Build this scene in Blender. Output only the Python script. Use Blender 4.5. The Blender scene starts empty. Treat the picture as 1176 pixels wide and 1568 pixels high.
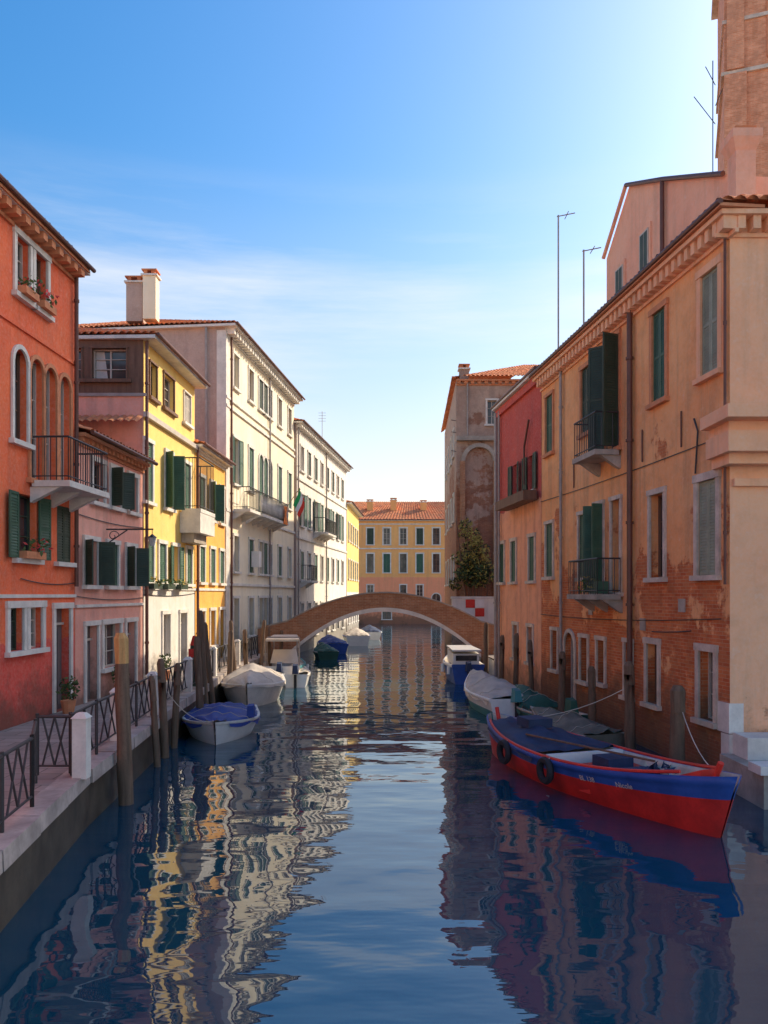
import bpy, math, random
from mathutils import Vector as V, noise as mnoise, Matrix
random.seed(7)
sc = bpy.context.scene
F=1250.0; CX=588.0; HZ=910.0; CH=3.8     # survey constants of the photographed bearings

# ------------------------------------------------------------------ materials
def newmat(name):
    m=bpy.data.materials.new(name); m.use_nodes=True
    nt=m.node_tree; nt.nodes.clear()
    return m,nt
class NT:
    def __init__(s,nt): s.nt=nt
    def n(s,t,**k):
        nd=s.nt.nodes.new(t)
        for a,b in k.items(): setattr(nd,a,b)
        return nd
    def l(s,a,b): s.nt.links.new(a,b)
    def math(s,op,a,b=None,clamp=False):
        nd=s.n('ShaderNodeMath',operation=op); nd.use_clamp=clamp
        for i,x in enumerate((a,b)):
            if x is None: continue
            if isinstance(x,(int,float)): nd.inputs[i].default_value=x
            else: s.l(x,nd.inputs[i])
        return nd.outputs[0]
    def noise(s,vec,scale,detail=4,rough=.55,mapscale=None):
        if mapscale:
            mp=s.n('ShaderNodeMapping'); mp.inputs['Scale'].default_value=mapscale
            s.l(vec,mp.inputs[0]); vec=mp.outputs[0]
        nd=s.n('ShaderNodeTexNoise'); nd.inputs['Scale'].default_value=scale
        nd.inputs['Detail'].default_value=detail; nd.inputs['Roughness'].default_value=rough
        s.l(vec,nd.inputs['Vector']); return nd.outputs[0]
    def ramp(s,f,a,b,c0=(0,0,0,1),c1=(1,1,1,1)):
        nd=s.n('ShaderNodeValToRGB'); e=nd.color_ramp.elements
        e[0].position=a; e[1].position=b; e[0].color=c0; e[1].color=c1
        s.l(f,nd.inputs[0]); return nd.outputs[0]
    def mix(s,f,a,b,mode='MIX'):
        nd=s.n('ShaderNodeMixRGB',blend_type=mode)
        for i,x in enumerate((f,a,b)):
            if isinstance(x,(int,float)): nd.inputs[i].default_value=x
            elif isinstance(x,tuple): nd.inputs[i].default_value=(x[0],x[1],x[2],1)
            else: s.l(x,nd.inputs[i])
        return nd.outputs[0]
    def out(s,col,rough=.8,bump=None,bstr=.3,bdist=.02,metal=0,spec=.3):
        p=s.n('ShaderNodeBsdfPrincipled'); o=s.n('ShaderNodeOutputMaterial')
        if isinstance(col,tuple): p.inputs['Base Color'].default_value=(col[0],col[1],col[2],1)
        else: s.l(col,p.inputs['Base Color'])
        if isinstance(rough,(int,float)): p.inputs['Roughness'].default_value=rough
        else: s.l(rough,p.inputs['Roughness'])
        p.inputs['Metallic'].default_value=metal
        p.inputs['Specular IOR Level'].default_value=spec
        if bump is not None:
            b=s.n('ShaderNodeBump'); b.inputs['Strength'].default_value=bstr; b.inputs['Distance'].default_value=bdist
            s.l(bump,b.inputs['Height']); s.l(b.outputs[0],p.inputs['Normal'])
        s.l(p.outputs[0],o.inputs[0]); return p

def brick_nodes(N,uv,c1,c2,mo):
    br=N.n('ShaderNodeTexBrick'); N.l(uv,br.inputs['Vector'])
    br.inputs['Scale'].default_value=1; br.inputs['Brick Width'].default_value=.26
    br.inputs['Row Height'].default_value=.078; br.inputs['Mortar Size'].default_value=.008
    br.inputs['Mortar Smooth'].default_value=.3
    br.inputs['Color1'].default_value=(*c1,1); br.inputs['Color2'].default_value=(*c2,1); br.inputs['Mortar'].default_value=(*mo,1)
    return br
def stucco(name,col,col2=None,zb=-5.,kb=.25,brick=0.0,dirt=.35,damp=1.8,streak=.3,lowcol=None,lowz=0,wash=.5,namp=4.2,bc=((.50,.16,.06),(.62,.27,.12),(.60,.42,.28))):
    """plaster, worn through to brick below about zb, damp stain near water"""
    m,nt=newmat(name); N=NT(nt)
    g=N.n('ShaderNodeNewGeometry').outputs['Position']; uv=N.n('ShaderNodeUVMap').outputs[0]
    sep=N.n('ShaderNodeSeparateXYZ'); N.l(g,sep.inputs[0]); z=sep.outputs[2]
    big=N.noise(g,.45,6,.6); med=N.noise(g,2.2,6,.65); fine=N.noise(g,14,4,.7)
    st=N.noise(g,1.0,5,.6,(2.6,2.6,.22))
    c=col
    col2=col2 or tuple(x*.8 for x in col)
    c=N.mix(N.ramp(big,.38,.62),col,col2)
    if lowcol:
        zz=N.math('ADD',z,N.math('MULTIPLY',N.math('SUBTRACT',med,.5),.5))
        c=N.mix(N.math('LESS_THAN',zz,lowz),c,lowcol)
    c=N.mix(N.math('MULTIPLY',N.ramp(med,.45,.72),dirt),c,tuple(x*.5+.02 for x in col2))
    c=N.mix(N.math('MULTIPLY',N.ramp(st,.5,.68),streak),c,tuple(x*.42+.03 for x in col))
    c=N.mix(N.math('MULTIPLY',N.ramp(N.noise(g,5.5,5,.7),.58,.68),.35),c,tuple(min(.95,x*.7+.22) for x in col))
    c=N.mix(N.math('MULTIPLY',N.ramp(fine,.35,.7),.12),c,(.92,.84,.74))
    br=brick_nodes(N,uv,*bc)
    bcol=N.mix(N.math('MULTIPLY',N.ramp(med,.35,.7),.65),br.outputs[0],tuple(x*.5 for x in bc[0]))
    bcol=N.mix(N.math('MULTIPLY',N.ramp(N.noise(g,1.1,5,.65),.52,.66),wash),bcol,tuple(x*.8+.04 for x in col2))
    h=N.math('MULTIPLY',N.math('SUBTRACT',zb,z),kb)
    v=N.math('ADD',N.math('ADD',h,N.math('MULTIPLY',N.math('SUBTRACT',N.noise(g,.55,8,.68),.5),namp)),brick)
    msk=N.ramp(v,.40,.62)
    c=N.mix(msk,c,bcol)
    dz=N.math('ADD',N.math('SUBTRACT',damp,z),N.math('MULTIPLY',N.math('SUBTRACT',med,.5),2.2))
    dm=N.ramp(dz,0,1.2)
    c=N.mix(N.math('MULTIPLY',dm,.72),c,(.085,.065,.045))
    hb=N.math('ADD',N.math('MULTIPLY',fine,.3),N.math('ADD',N.math('MULTIPLY',med,.6),N.math('MULTIPLY',N.math('MULTIPLY',br.outputs['Fac'],msk),-.5)))
    hb=N.math('SUBTRACT',hb,N.math('MULTIPLY',msk,.6))
    N.out(c,.88,hb,.6,.025)
    return m
def plain(name,col,rough=.6,var=.25,scale=3,metal=0,spec=.4,stretch=None,bstr=.25):
    m,nt=newmat(name); N=NT(nt); g=N.n('ShaderNodeNewGeometry').outputs['Position']
    a=N.noise(g,scale,5,.6,stretch); b=N.noise(g,scale*7,4,.6)
    c=N.mix(N.ramp(a,.35,.7),col,tuple(x*(1-var) for x in col))
    c=N.mix(N.math('MULTIPLY',N.ramp(b,.5,.75),var),c,tuple(x*.5 for x in col))
    N.out(c,rough,b,bstr,.008,metal,spec); return m
def tiles(name):
    m,nt=newmat(name); N=NT(nt); g=N.n('ShaderNodeNewGeometry').outputs['Position']
    vo=N.n('ShaderNodeTexVoronoi'); vo.inputs['Scale'].default_value=3.6; N.l(g,vo.inputs['Vector'])
    sp=N.n('ShaderNodeSeparateColor'); N.l(vo.outputs['Color'],sp.inputs[0])
    c=N.mix(sp.outputs[0],(.66,.18,.07),(.78,.31,.13))
    c=N.mix(N.math('MULTIPLY',N.ramp(sp.outputs[1],.6,.9),.5),c,(.36,.15,.09))
    c=N.mix(N.math('MULTIPLY',N.ramp(N.noise(g,1.3,6,.6),.45,.7),.4),c,(.32,.2,.13))
    N.out(c,.85,N.noise(g,20,4),.3,.01); return m

M={}
M['red']=stucco('red_plaster',(.96,.18,.05),(.88,.13,.035),zb=.9,kb=.35,dirt=.28,damp=2.0,streak=.32,lowcol=(.76,.08,.05),lowz=2.7,namp=3)
M['pink']=stucco('pink_plaster',(.93,.45,.33),(.86,.37,.27),zb=1.3,kb=.3,dirt=.3,damp=2.0,streak=.35,namp=3.2)
M['yellow']=stucco('yellow_plaster',(.97,.68,.20),(.95,.60,.15),zb=-.5,dirt=.18,damp=1.8,streak=.2,lowcol=(.80,.74,.67),lowz=4.0,namp=3)
M['orange']=stucco('orange_plaster',(.97,.50,.08),(.93,.41,.06),zb=.3,dirt=.2,damp=1.8,streak=.22,namp=3)
M['taupe']=stucco('taupe_plaster',(.52,.37,.30),(.46,.32,.26),dirt=.35,brick=-.3,zb=4,kb=.1,streak=.4)
M['cream']=stucco('cream_plaster',(.95,.84,.62),(.91,.77,.53),zb=.0,dirt=.15,damp=2.2,streak=.22,namp=3)
M['white']=stucco('white_plaster',(.91,.84,.73),(.86,.78,.66),zb=.2,dirt=.25,damp=2.2,streak=.38,namp=3)
M['sal']=stucco('salmon_plaster',(.97,.46,.18),(.91,.36,.12),zb=5.9,kb=.34,dirt=.38,damp=1.9,streak=.45,wash=.28,namp=6.0,bc=((.62,.13,.04),(.80,.25,.08),(.70,.36,.20)))
M['salend']=stucco('peach_plaster',(.98,.53,.29),(.96,.46,.24),zb=2.4,kb=.4,dirt=.22,damp=1.5,streak=.3,namp=4)
M['dred']=stucco('oxblood_plaster',(.66,.08,.05),(.56,.06,.04),zb=1,dirt=.3,damp=1.4,lowcol=(.92,.39,.20),lowz=7.2)
M['gable']=stucco('attic_plaster',(.95,.49,.31),(.91,.41,.25),dirt=.25,brick=-1)
M['peach']=stucco('far_plaster',(.97,.48,.14),(.95,.42,.12),zb=1.5,dirt=.15,lowcol=(.95,.32,.15),lowz=6.0,namp=3)
M['greyb']=stucco('grey_brown_wall',(.50,.34,.25),(.40,.25,.18),zb=12,kb=.14,brick=.35,dirt=.5,streak=.5,wash=.35,bc=((.34,.12,.06),(.46,.20,.11),(.44,.29,.19)))
M['tower']=stucco('tower_brick',(.8,.42,.25),(.72,.36,.22),zb=60,kb=.2,brick=1,wash=.25,bc=((.78,.29,.14),(.92,.42,.24),(.84,.50,.33)))
M['bridge']=stucco('bridge_brick',(.6,.4,.25),(.5,.32,.2),zb=60,kb=.2,brick=1,damp=1.2,wash=.4,bc=((.42,.17,.08),(.54,.27,.14),(.52,.38,.27)))
M['stone']=plain('istrian_stone',(.82,.76,.67),.75,.25,2.5)
M['stoned']=plain('weathered_stone',(.52,.44,.36),.8,.45,1.5)
M['surr']=plain('old_window_stone',(.74,.60,.48),.8,.4,2.5)
M['kerb']=plain('worn_kerb_stone',(.54,.45,.39),.75,.5,1.8)
M['qwall']=plain('quay_wall_algae',(.09,.07,.045),.6,.6,2.2)
M['green']=plain('green_shutter_paint',(.06,.14,.085),.55,.3,2)
M['dgreen']=plain('dark_shutter_paint',(.055,.08,.05),.6,.35,2)
M['oshut']=plain('faded_shutter_paint',(.34,.36,.26),.6,.3,2)
M['brown']=plain('brown_wood',(.22,.115,.07),.7,.4,2,stretch=(4,4,.5))
M['wood']=plain('mooring_wood',(.22,.14,.09),.85,.5,3,stretch=(5,5,.5),bstr=.7)
M['woodtop']=plain('bare_wood',(.66,.38,.14),.8,.4,3,stretch=(5,5,.5),bstr=.5)
M['door']=plain('door_paint',(.20,.17,.155),.6,.4,2,stretch=(5,5,.5))
M['iron']=plain('wrought_iron',(.045,.04,.04),.5,.3,6,spec=.5)
M['pipe']=plain('drainpipe_metal',(.17,.07,.05),.5,.3,3,metal=.2)
M['gpipe']=plain('grey_zinc',(.42,.36,.32),.5,.3,3,metal=.1)
M['frame']=plain('window_frame_paint',(.60,.52,.43),.6,.2,4)
M['curt']=plain('curtain',(.62,.58,.52),.9,.2,4)
M['tile']=tiles('terracotta_tiles')
M['terr']=plain('terracotta_pot',(.72,.28,.13),.8,.25,5)
M['whitep']=plain('white_gloss_paint',(.86,.83,.78),.35,.14,2,spec=.5,bstr=.05)
M['bluep']=plain('blue_boat_paint',(.03,.10,.40),.5,.35,2,spec=.4,bstr=.05)
M['redp']=plain('red_boat_paint',(.80,.045,.03),.5,.25,2,spec=.4,bstr=.05)
M['redd']=plain('dark_red_boat_paint',(.66,.03,.022),.55,.4,2)
M['teal']=plain('teal_boat_paint',(.05,.26,.28),.45,.25,2)
M['bcov']=plain('blue_tarpaulin',(.02,.065,.30),.65,.4,2,bstr=.6)
M['dbcov']=plain('navy_tarpaulin',(.035,.055,.12),.75,.4,2,bstr=.6)
M['ccov']=plain('cream_tarpaulin',(.66,.57,.47),.75,.25,1.6,bstr=.6)
M['gcov']=plain('green_tarpaulin',(.04,.13,.09),.7,.35,2,bstr=.6)
M['ocov']=plain('olive_tarpaulin',(.22,.19,.14),.75,.35,2,bstr=.6)
M['rubber']=plain('tyre_rubber',(.025,.025,.03),.7,.3,6)
M['hullin']=plain('boat_interior_paint',(.66,.58,.48),.6,.3,3)
M['leaf']=plain('leaves',(.10,.15,.035),.7,.5,6)
M['leafd']=plain('dark_leaves',(.045,.06,.02),.7,.5,6)
M['leafy']=plain('dry_leaves',(.48,.38,.08),.7,.5,6)
M['flower']=plain('red_flowers',(.75,.07,.06),.7,.3,6)
M['fg']=plain('flag_green',(.03,.40,.12),.8,.1,3); M['fw']=plain('flag_white',(.85,.85,.82),.8,.1,3); M['fr']=plain('flag_red',(.8,.06,.04),.8,.1,3)
M['fo']=plain('orange_cloth',(.9,.25,.05),.8,.2,3)
def glassmat():
    m,nt=newmat('window_glass'); N=NT(nt); g=N.n('ShaderNodeNewGeometry').outputs['Position']
    a=N.noise(g,1.1,2); c=N.mix(N.ramp(a,.4,.6),(.03,.035,.04),(.10,.09,.085))
    N.out(c,.08,N.noise(g,3,2),.06,.02,0,.6); return m
M['glass']=glassmat()
def paving():
    m,nt=newmat('paving_stones'); N=NT(nt); g=N.n('ShaderNodeNewGeometry').outputs['Position']
    br=brick_nodes(N,g,(.38,.32,.28),(.29,.25,.22),(.14,.12,.1))
    br.inputs['Brick Width'].default_value=.8; br.inputs['Row Height'].default_value=.4; br.inputs['Mortar Size'].default_value=.012
    c=N.mix(N.math('MULTIPLY',N.ramp(N.noise(g,1.2,6),.4,.7),.5),br.outputs[0],(.18,.15,.12))
    N.out(c,.8,N.math('MULTIPLY',br.outputs['Fac'],-1.),.4,.02); return m
M['pave']=paving()
def water():
    m,nt=newmat('canal_water_surface'); N=NT(nt); g=N.n('ShaderNodeNewGeometry').outputs['Position']
    n1=N.noise(g,1.0,1.5,.45,(.55,.95,1)); n2=N.noise(g,1.0,2,.5,(1.3,3.4,1)); n3=N.noise(g,1.0,2,.5,(.14,.2,1))
    amp=N.ramp(n3,.35,.68,(.1,.1,.1,1),(1,1,1,1))
    h=N.math('ADD',N.math('MULTIPLY',n1,.6),N.math('MULTIPLY',N.math('MULTIPLY',n2,amp),.13))
    b=N.n('ShaderNodeBump'); b.inputs['Strength'].default_value=1; b.inputs['Distance'].default_value=.07; N.l(h,b.inputs['Height'])
    d=N.n('ShaderNodeBsdfDiffuse'); d.inputs[0].default_value=(.003,.050,.085,1)
    gl=N.n('ShaderNodeBsdfGlossy'); gl.inputs['Roughness'].default_value=.01; gl.inputs[0].default_value=(.94,.98,1,1)
    fr=N.n('ShaderNodeFresnel'); fr.inputs[0].default_value=1.8
    for x in (gl,fr): N.l(b.outputs[0],x.inputs['Normal'])
    mx=N.n('ShaderNodeMixShader'); N.l(fr.outputs[0],mx.inputs[0]); N.l(d.outputs[0],mx.inputs[1]); N.l(gl.outputs[0],mx.inputs[2])
    o=N.n('ShaderNodeOutputMaterial'); N.l(mx.outputs[0],o.inputs[0]); return m
M['water']=water()

# ------------------------------------------------------------------ builder
class Obj:
    def __init__(s,name): s.name=name; s.parts={}; s.smooth=set()
    def face(s,pn,mat,pts):
        p=s.parts.setdefault(pn,{'v':[],'f':[],'m':[],'ms':[]})
        if mat not in p['ms']: p['ms'].append(mat)
        b=len(p['v']); p['v']+= [V(q) for q in pts]; p['f'].append(tuple(range(b,b+len(pts)))); p['m'].append(p['ms'].index(mat))
    def grid(s,pn,mat,rows,closed=False,mats=None):
        p=s.parts.setdefault(pn,{'v':[],'f':[],'m':[],'ms':[]})
        b=len(p['v']); n=len(rows[0])
        for r in rows: p['v']+=[V(q) for q in r]
        for i in range(len(rows)-1):
            for j in range(n if closed else n-1):
                k=(j+1)%n; mm=mats[j] if mats else mat
                if mm not in p['ms']: p['ms'].append(mm)
                p['f'].append((b+i*n+j,b+i*n+k,b+(i+1)*n+k,b+(i+1)*n+j)); p['m'].append(p['ms'].index(mm))
    def hexa(s,pn,mat,c):
        for q in ((0,1,2,3),(4,5,6,7),(0,1,5,4),(1,2,6,5),(2,3,7,6),(3,0,4,7)): s.face(pn,mat,[c[i] for i in q])
    def box(s,pn,mat,a,b):
        (x0,y0,z0),(x1,y1,z1)=a,b
        s.hexa(pn,mat,[(x0,y0,z0),(x1,y0,z0),(x1,y1,z0),(x0,y1,z0),(x0,y0,z1),(x1,y0,z1),(x1,y1,z1),(x0,y1,z1)])
    def wb(s,pn,mat,W,s0,s1,z0,z1,o0,o1):
        s.hexa(pn,mat,[W.p(s0,z0,o0),W.p(s1,z0,o0),W.p(s1,z0,o1),W.p(s0,z0,o1),W.p(s0,z1,o0),W.p(s1,z1,o0),W.p(s1,z1,o1),W.p(s0,z1,o1)])
    def bar(s,pn,mat,a,b,r,r2=None,n=8,cap=True):
        a=V(a); b=V(b); d=(b-a).normalized(); u=d.cross(V((0,0,1)))
        if u.length<1e-3: u=V((1,0,0))
        u.normalize(); w=d.cross(u); r2=r if r2 is None else r2
        ra=[a+(u*math.cos(2*math.pi*i/n)+w*math.sin(2*math.pi*i/n))*r for i in range(n)]
        rb=[b+(u*math.cos(2*math.pi*i/n)+w*math.sin(2*math.pi*i/n))*r2 for i in range(n)]
        s.grid(pn,mat,[ra,rb],closed=True)
        if cap: s.face(pn,mat,ra); s.face(pn,mat,rb)
    def path(s,pn,mat,pts,r,n=8):
        for a,b in zip(pts[:-1],pts[1:]): s.bar(pn,mat,a,b,r,n=n)
    def done(s,loc=None):
        allv=[v for p in s.parts.values() for v in p['v']]
        if loc is None:
            xs=[v.x for v in allv]; ys=[v.y for v in allv]; zs=[v.z for v in allv]
            loc=V(((min(xs)+max(xs))/2,(min(ys)+max(ys))/2,min(zs)))
        loc=V(loc)
        root=bpy.data.objects.new(s.name,None); root.location=loc; root.empty_display_size=.3
        sc.collection.objects.link(root)
        for pn,p in s.parts.items():
            me=bpy.data.meshes.new(pn); me.from_pydata([tuple(v-loc) for v in p['v']],[],p['f'])
            for mm in p['ms']: me.materials.append(M[mm])
            uvl=me.uv_layers.new(name='UVMap')
            for poly in me.polygons:
                poly.material_index=p['m'][poly.index]
                nn=poly.normal
                if abs(nn.z)>.75: f=lambda v:(v.x,v.y)
                else:
                    t=V((-nn.y,nn.x,0))
                    if t.length<1e-6: t=V((1,0,0))
                    t.normalize()
                    if abs(t.x)>abs(t.y): t=t if t.x>0 else -t
                    else: t=t if t.y>0 else -t
                    f=lambda v,t=t:(v.dot(t),v.z)
                for li in poly.loop_indices:
                    v=p['v'][me.loops[li].vertex_index]; uvl.data[li].uv=f(v)
                poly.use_smooth = pn in s.smooth
            me.update()
            o=bpy.data.objects.new(pn,me); sc.collection.objects.link(o); o.parent=root
        return root
class Wall:
    def __init__(s,p0,p1,side):
        s.p0=V((p0[0],p0[1],0)); e=V((p1[0],p1[1],0)); s.L=(e-s.p0).length; s.d=(e-s.p0).normalized()
        s.n=V((s.d.y,-s.d.x,0))*side
    def p(s,a,z,o=0): q=s.p0+s.d*a+s.n*o; return V((q.x,q.y,z))
    def st(s,px):
        t=(px-CX)/F; return (t*s.p0.y-s.p0.x)/(s.d.x-t*s.d.y)
class Fr:
    def __init__(s,o,d,n): s.p0=o; s.d=d; s.n=n
    def p(s,a,z,o=0): q=s.p0+s.d*a+s.n*o; return V((q.x,q.y,z))

def shutter(B,W,sh,z0,z1,w,sgn,ang,mat,off=.05):
    a=math.radians(ang)
    d=(W.d*sgn)*math.cos(a)+W.n*math.sin(a); n=(W.d*sgn)*(-math.sin(a))+W.n*math.cos(a)
    f=Fr(W.p0+W.d*sh+W.n*off,d,n)
    t=.035; fw=.06
    B.wb('shutters',mat,f,0,fw,z0,z1,0,t); B.wb('shutters',mat,f,w-fw,w,z0,z1,0,t)
    B.wb('shutters',mat,f,fw,w-fw,z0,z0+fw,0,t); B.wb('shutters',mat,f,fw,w-fw,z1-fw,z1,0,t)
    zm=(z0+z1)/2; B.wb('shutters',mat,f,fw,w-fw,zm-.03,zm+.03,0,t)
    B.face('shutters',mat,[f.p(fw,z0+fw,t*.5),f.p(w-fw,z0+fw,t*.5),f.p(w-fw,z1-fw,t*.5),f.p(fw,z1-fw,t*.5)])
    z=z0+fw
    while z<z1-fw-.05:
        for oo in ((.5,1.0),(.45,0.)):
            B.face('shutters',mat,[f.p(fw,z+.05,t*oo[0]),f.p(w-fw,z+.05,t*oo[0]),f.p(w-fw,z,t*oo[1]),f.p(fw,z,t*oo[1])])
        z+=.065
def op(W,px,w,z0,z1,kind='win',sh=None,shm='green',sur=.12,ss='stone',s=None,fb=False,cur=False,sill=True):
    c=W.st(px) if s is None else s
    return dict(a=c-w/2,b=c+w/2,z0=z0,z1=z1,kind=kind,sh=sh,shm=shm,sur=sur,ss=ss,fb=fb,cur=cur,sill=sill)
def facade(B,W,s0,s1,z0,z1,ops,mat,depth=.2,pn='walls'):
    ops=[o for o in ops if o['a']>s0+.02 and o['b']<s1-.02]
    S=sorted(set([s0,s1]+[o['a'] for o in ops]+[o['b'] for o in ops])); Z=sorted(set([z0,z1]+[o['z0'] for o in ops]+[o['z1'] for o in ops]))
    for i in range(len(S)-1):
        for j in range(len(Z)-1):
            if S[i+1]-S[i]<1e-5 or Z[j+1]-Z[j]<1e-5: continue
            cs=(S[i]+S[i+1])/2; cz=(Z[j]+Z[j+1])/2
            if any(o['a']<cs<o['b'] and o['z0']<cz<o['z1'] for o in ops): continue
            B.face(pn,mat,[W.p(S[i],Z[j]),W.p(S[i+1],Z[j]),W.p(S[i+1],Z[j+1]),W.p(S[i],Z[j+1])])
    for o in ops:
        a,b,c,d=o['a'],o['b'],o['z0'],o['z1']; D=-depth
        for q in ([(a,c),(a,d)],[(b,c),(b,d)],[(a,c),(b,c)],[(a,d),(b,d)]):
            B.face('reveals',mat,[W.p(q[0][0],q[0][1],0),W.p(q[1][0],q[1][1],0),W.p(q[1][0],q[1][1],D),W.p(q[0][0],q[0][1],D)])
        k=o['kind']
        gm='door' if k=='door' else 'glass'
        B.face('glass' if gm=='glass' else 'doors',gm,[W.p(a,c,D),W.p(b,c,D),W.p(b,d,D),W.p(a,d,D)])
        w=b-a
        if k=='door':
            for i in range(3): B.wb('doors','door',W,a+.06+i*(w-.1)/3,a+(i+1)*(w-.1)/3,c+.1,d-.5,D+.002,D+.03)
            B.wb('doors','frame',W,a,b,d-.42,d-.36,D+.002,D+.06)
        else:
            f=.045; fm=random.choice(('frame','brown','frame','dgreen'))
            B.wb('frames',fm,W,a,a+f,c,d,D+.003,D+.06); B.wb('frames',fm,W,b-f,b,c,d,D+.003,D+.06)
            B.wb('frames',fm,W,a+f,b-f,c,c+f,D+.003,D+.06); B.wb('frames',fm,W,a+f,b-f,d-f,d,D+.003,D+.06)
            B.wb('frames',fm,W,a+w/2-.025,a+w/2+.025,c+f,d-f,D+.003,D+.05)
            for t in (.36,.68): B.wb('frames',fm,W,a+f,b-f,c+(d-c)*t-.012,c+(d-c)*t+.012,D+.004,D+.04)
            if o['cur']:
                B.face('curtains','curt',[W.p(a+.06,c+.06,D+.002),W.p(a+w*.4,c+.06,D+.002),W.p(a+w*.3,d-.06,D+.002),W.p(a+.06,d-.06,D+.002)])
        su=o['sur']; ss=o['ss']
        if k=='arch':
            r=w/2; cz=d-r; pts=[(a+r-r*math.cos(t*math.pi/10),cz+r*math.sin(t*math.pi/10)) for t in range(11)]
            for i in range(5):
                B.face(pn,mat,[W.p(a,d),W.p(*pts[i]),W.p(*pts[i+1])]); B.face(pn,mat,[W.p(b,d),W.p(*pts[10-i]),W.p(*pts[9-i])])
            if su:
                for i in range(10):
                    p,q=pts[i],pts[i+1]; e=lambda x:(a+r+(x[0]-a-r)*(1+su/r),cz+(x[1]-cz)*(1+su/r))
                    P,Q=e(p),e(q)
                    B.hexa('surrounds',ss,[W.p(*p,.004),W.p(*q,.004),W.p(*Q,.004),W.p(*P,.004),W.p(*p,.06),W.p(*q,.06),W.p(*Q,.06),W.p(*P,.06)])
                B.wb('surrounds',ss,W,a-su,a,c,cz,.004,.055); B.wb('surrounds',ss,W,b,b+su,c,cz,.004,.055)
        elif su:
            B.wb('surrounds',ss,W,a-su,a,c,d,-.02,.05); B.wb('surrounds',ss,W,b,b+su,c,d,-.02,.05)
            B.wb('surrounds',ss,W,a-su-.02,b+su+.02,d,d+su*1.1,-.02,.07)
        if k!='door' and o['sill']: B.wb('surrounds',ss,W,a-.18,b+.18,c-.11,c-.001,-.02,.13)
        sh=o['sh']; sm=o['shm']
        if sh=='open':
            shutter(B,W,a-.02,c,d,w/2,-1,random.uniform(2,14),sm); shutter(B,W,b+.02,c,d,w/2,1,random.uniform(2,10),sm)
        elif sh=='closed':
            shutter(B,W,a+.01,c+.01,d-.01,w/2-.015,1,0,sm,-.04); shutter(B,W,b-.01,c+.01,d-.01,w/2-.015,-1,0,sm,-.04)
        elif sh=='ajar':
            shutter(B,W,a,c,d,w/2,1,random.uniform(95,140),sm,.06); shutter(B,W,b,c,d,w/2,-1,random.uniform(100,150),sm,.06)
        if o['fb']:
            B.wb('flower_boxes','terr',W,a,b,c-.0,c+.16,.05,.25)
            clump(B,'flowers',(W.p((a+b)/2,c+.28,.17)),(w*.5,.2,.2),50,.06,['leaf','leaf','flower'])
def clump(B,pn,c,r,n,size,mats):
    c=V(c)
    for i in range(n):
        while True:
            q=V((random.uniform(-1,1),random.uniform(-1,1),random.uniform(-1,1)))
            if .25<q.length<1: break
        q=c+V((q.x*r[0],q.y*r[1],q.z*r[2]))
        u=V((random.gauss(0,1),random.gauss(0,1),random.gauss(0,1))).normalized(); w=u.orthogonal().normalized()
        s=size*random.uniform(.6,1.4)
        B.face(pn,random.choice(mats),[q-u*s,q+w*s*.5,q+u*s,q-w*s*.5])
def tile_roof(B,A,Bp,TA,TB,rib=.24,pn='roof'):
    A,Bp,TA,TB=map(V,(A,Bp,TA,TB)); L=max((Bp-A).length,(TB-TA).length); H=max((TA-A).length,(TB-Bp).length)
    nr=max(2,int(L/rib)); nv=max(1,int(H/.4)); rows=[]
    nrm=((Bp-A).cross(TA-A) if (TA-A).length>.01 else (Bp-A).cross(TB-A)).normalized()
    if nrm.z<0: nrm=-nrm
    for j in range(nv):
        for vv,lift in ((j/nv,.035),((j+.97)/nv,0)):
            r=[]
            for i in range(nr*4+1):
                u=i/(nr*4); p=(A.lerp(Bp,u)).lerp(TA.lerp(TB,u),vv); ph=(i%4)
                h=(0,.055,.07,.055)[ph]+(.02*mnoise.noise(V((i//4*1.7,j*1.3,L))) if ph else 0)
                r.append(p+nrm*(h+lift))
            rows.append(r)
    B.grid(pn,'tile',rows)
def hip_roof(B,W,s0,s1,d,z,rise,ov=.4,rib=.24,gut=True):
    a,b=s0-ov*.4,s1+ov*.4; h=min(d/2,(s1-s0)/2)
    E=[W.p(a,z,ov),W.p(b,z,ov),W.p(b,z,-d-ov),W.p(a,z,-d-ov)]
    R=[W.p(s0+h,z+rise,-d/2),W.p(max(s1-h,s0+h+.01),z+rise,-d/2)]
    tile_roof(B,E[0],E[1],R[0],R[1],rib); tile_roof(B,E[3],E[2],R[0],R[1],rib)
    tile_roof(B,E[0],E[3],R[0],R[0],rib); tile_roof(B,E[1],E[2],R[1],R[1],rib)
    B.hexa('eaves','stone',[W.p(a,z-.12,ov-.05),W.p(b,z-.12,ov-.05),W.p(b,z-.12,-d-ov+.05),W.p(a,z-.12,-d-ov+.05),W.p(a,z-.01,ov-.05),W.p(b,z-.01,ov-.05),W.p(b,z-.01,-d-ov+.05),W.p(a,z-.01,-d-ov+.05)])
    if gut: B.bar('gutter','pipe',W.p(a,z,ov+.05),W.p(b,z,ov+.05),.055)
def cornice(B,W,s0,s1,z,mat='stone',dent=True,step=.35,h=.3,o=.28):
    B.wb('cornice',mat,W,s0,s1,z-.1,z-.003,-.02,o+.04); B.wb('cornice',mat,W,s0,s1,z-h-.08,z-h,-.02,.06)
    if dent:
        s=s0+.05
        while s<s1-.15:
            B.wb('cornice',mat,W,s,s+step*.5,z-h+.002,z-.102,-.02,o-.03); s+=step
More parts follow.
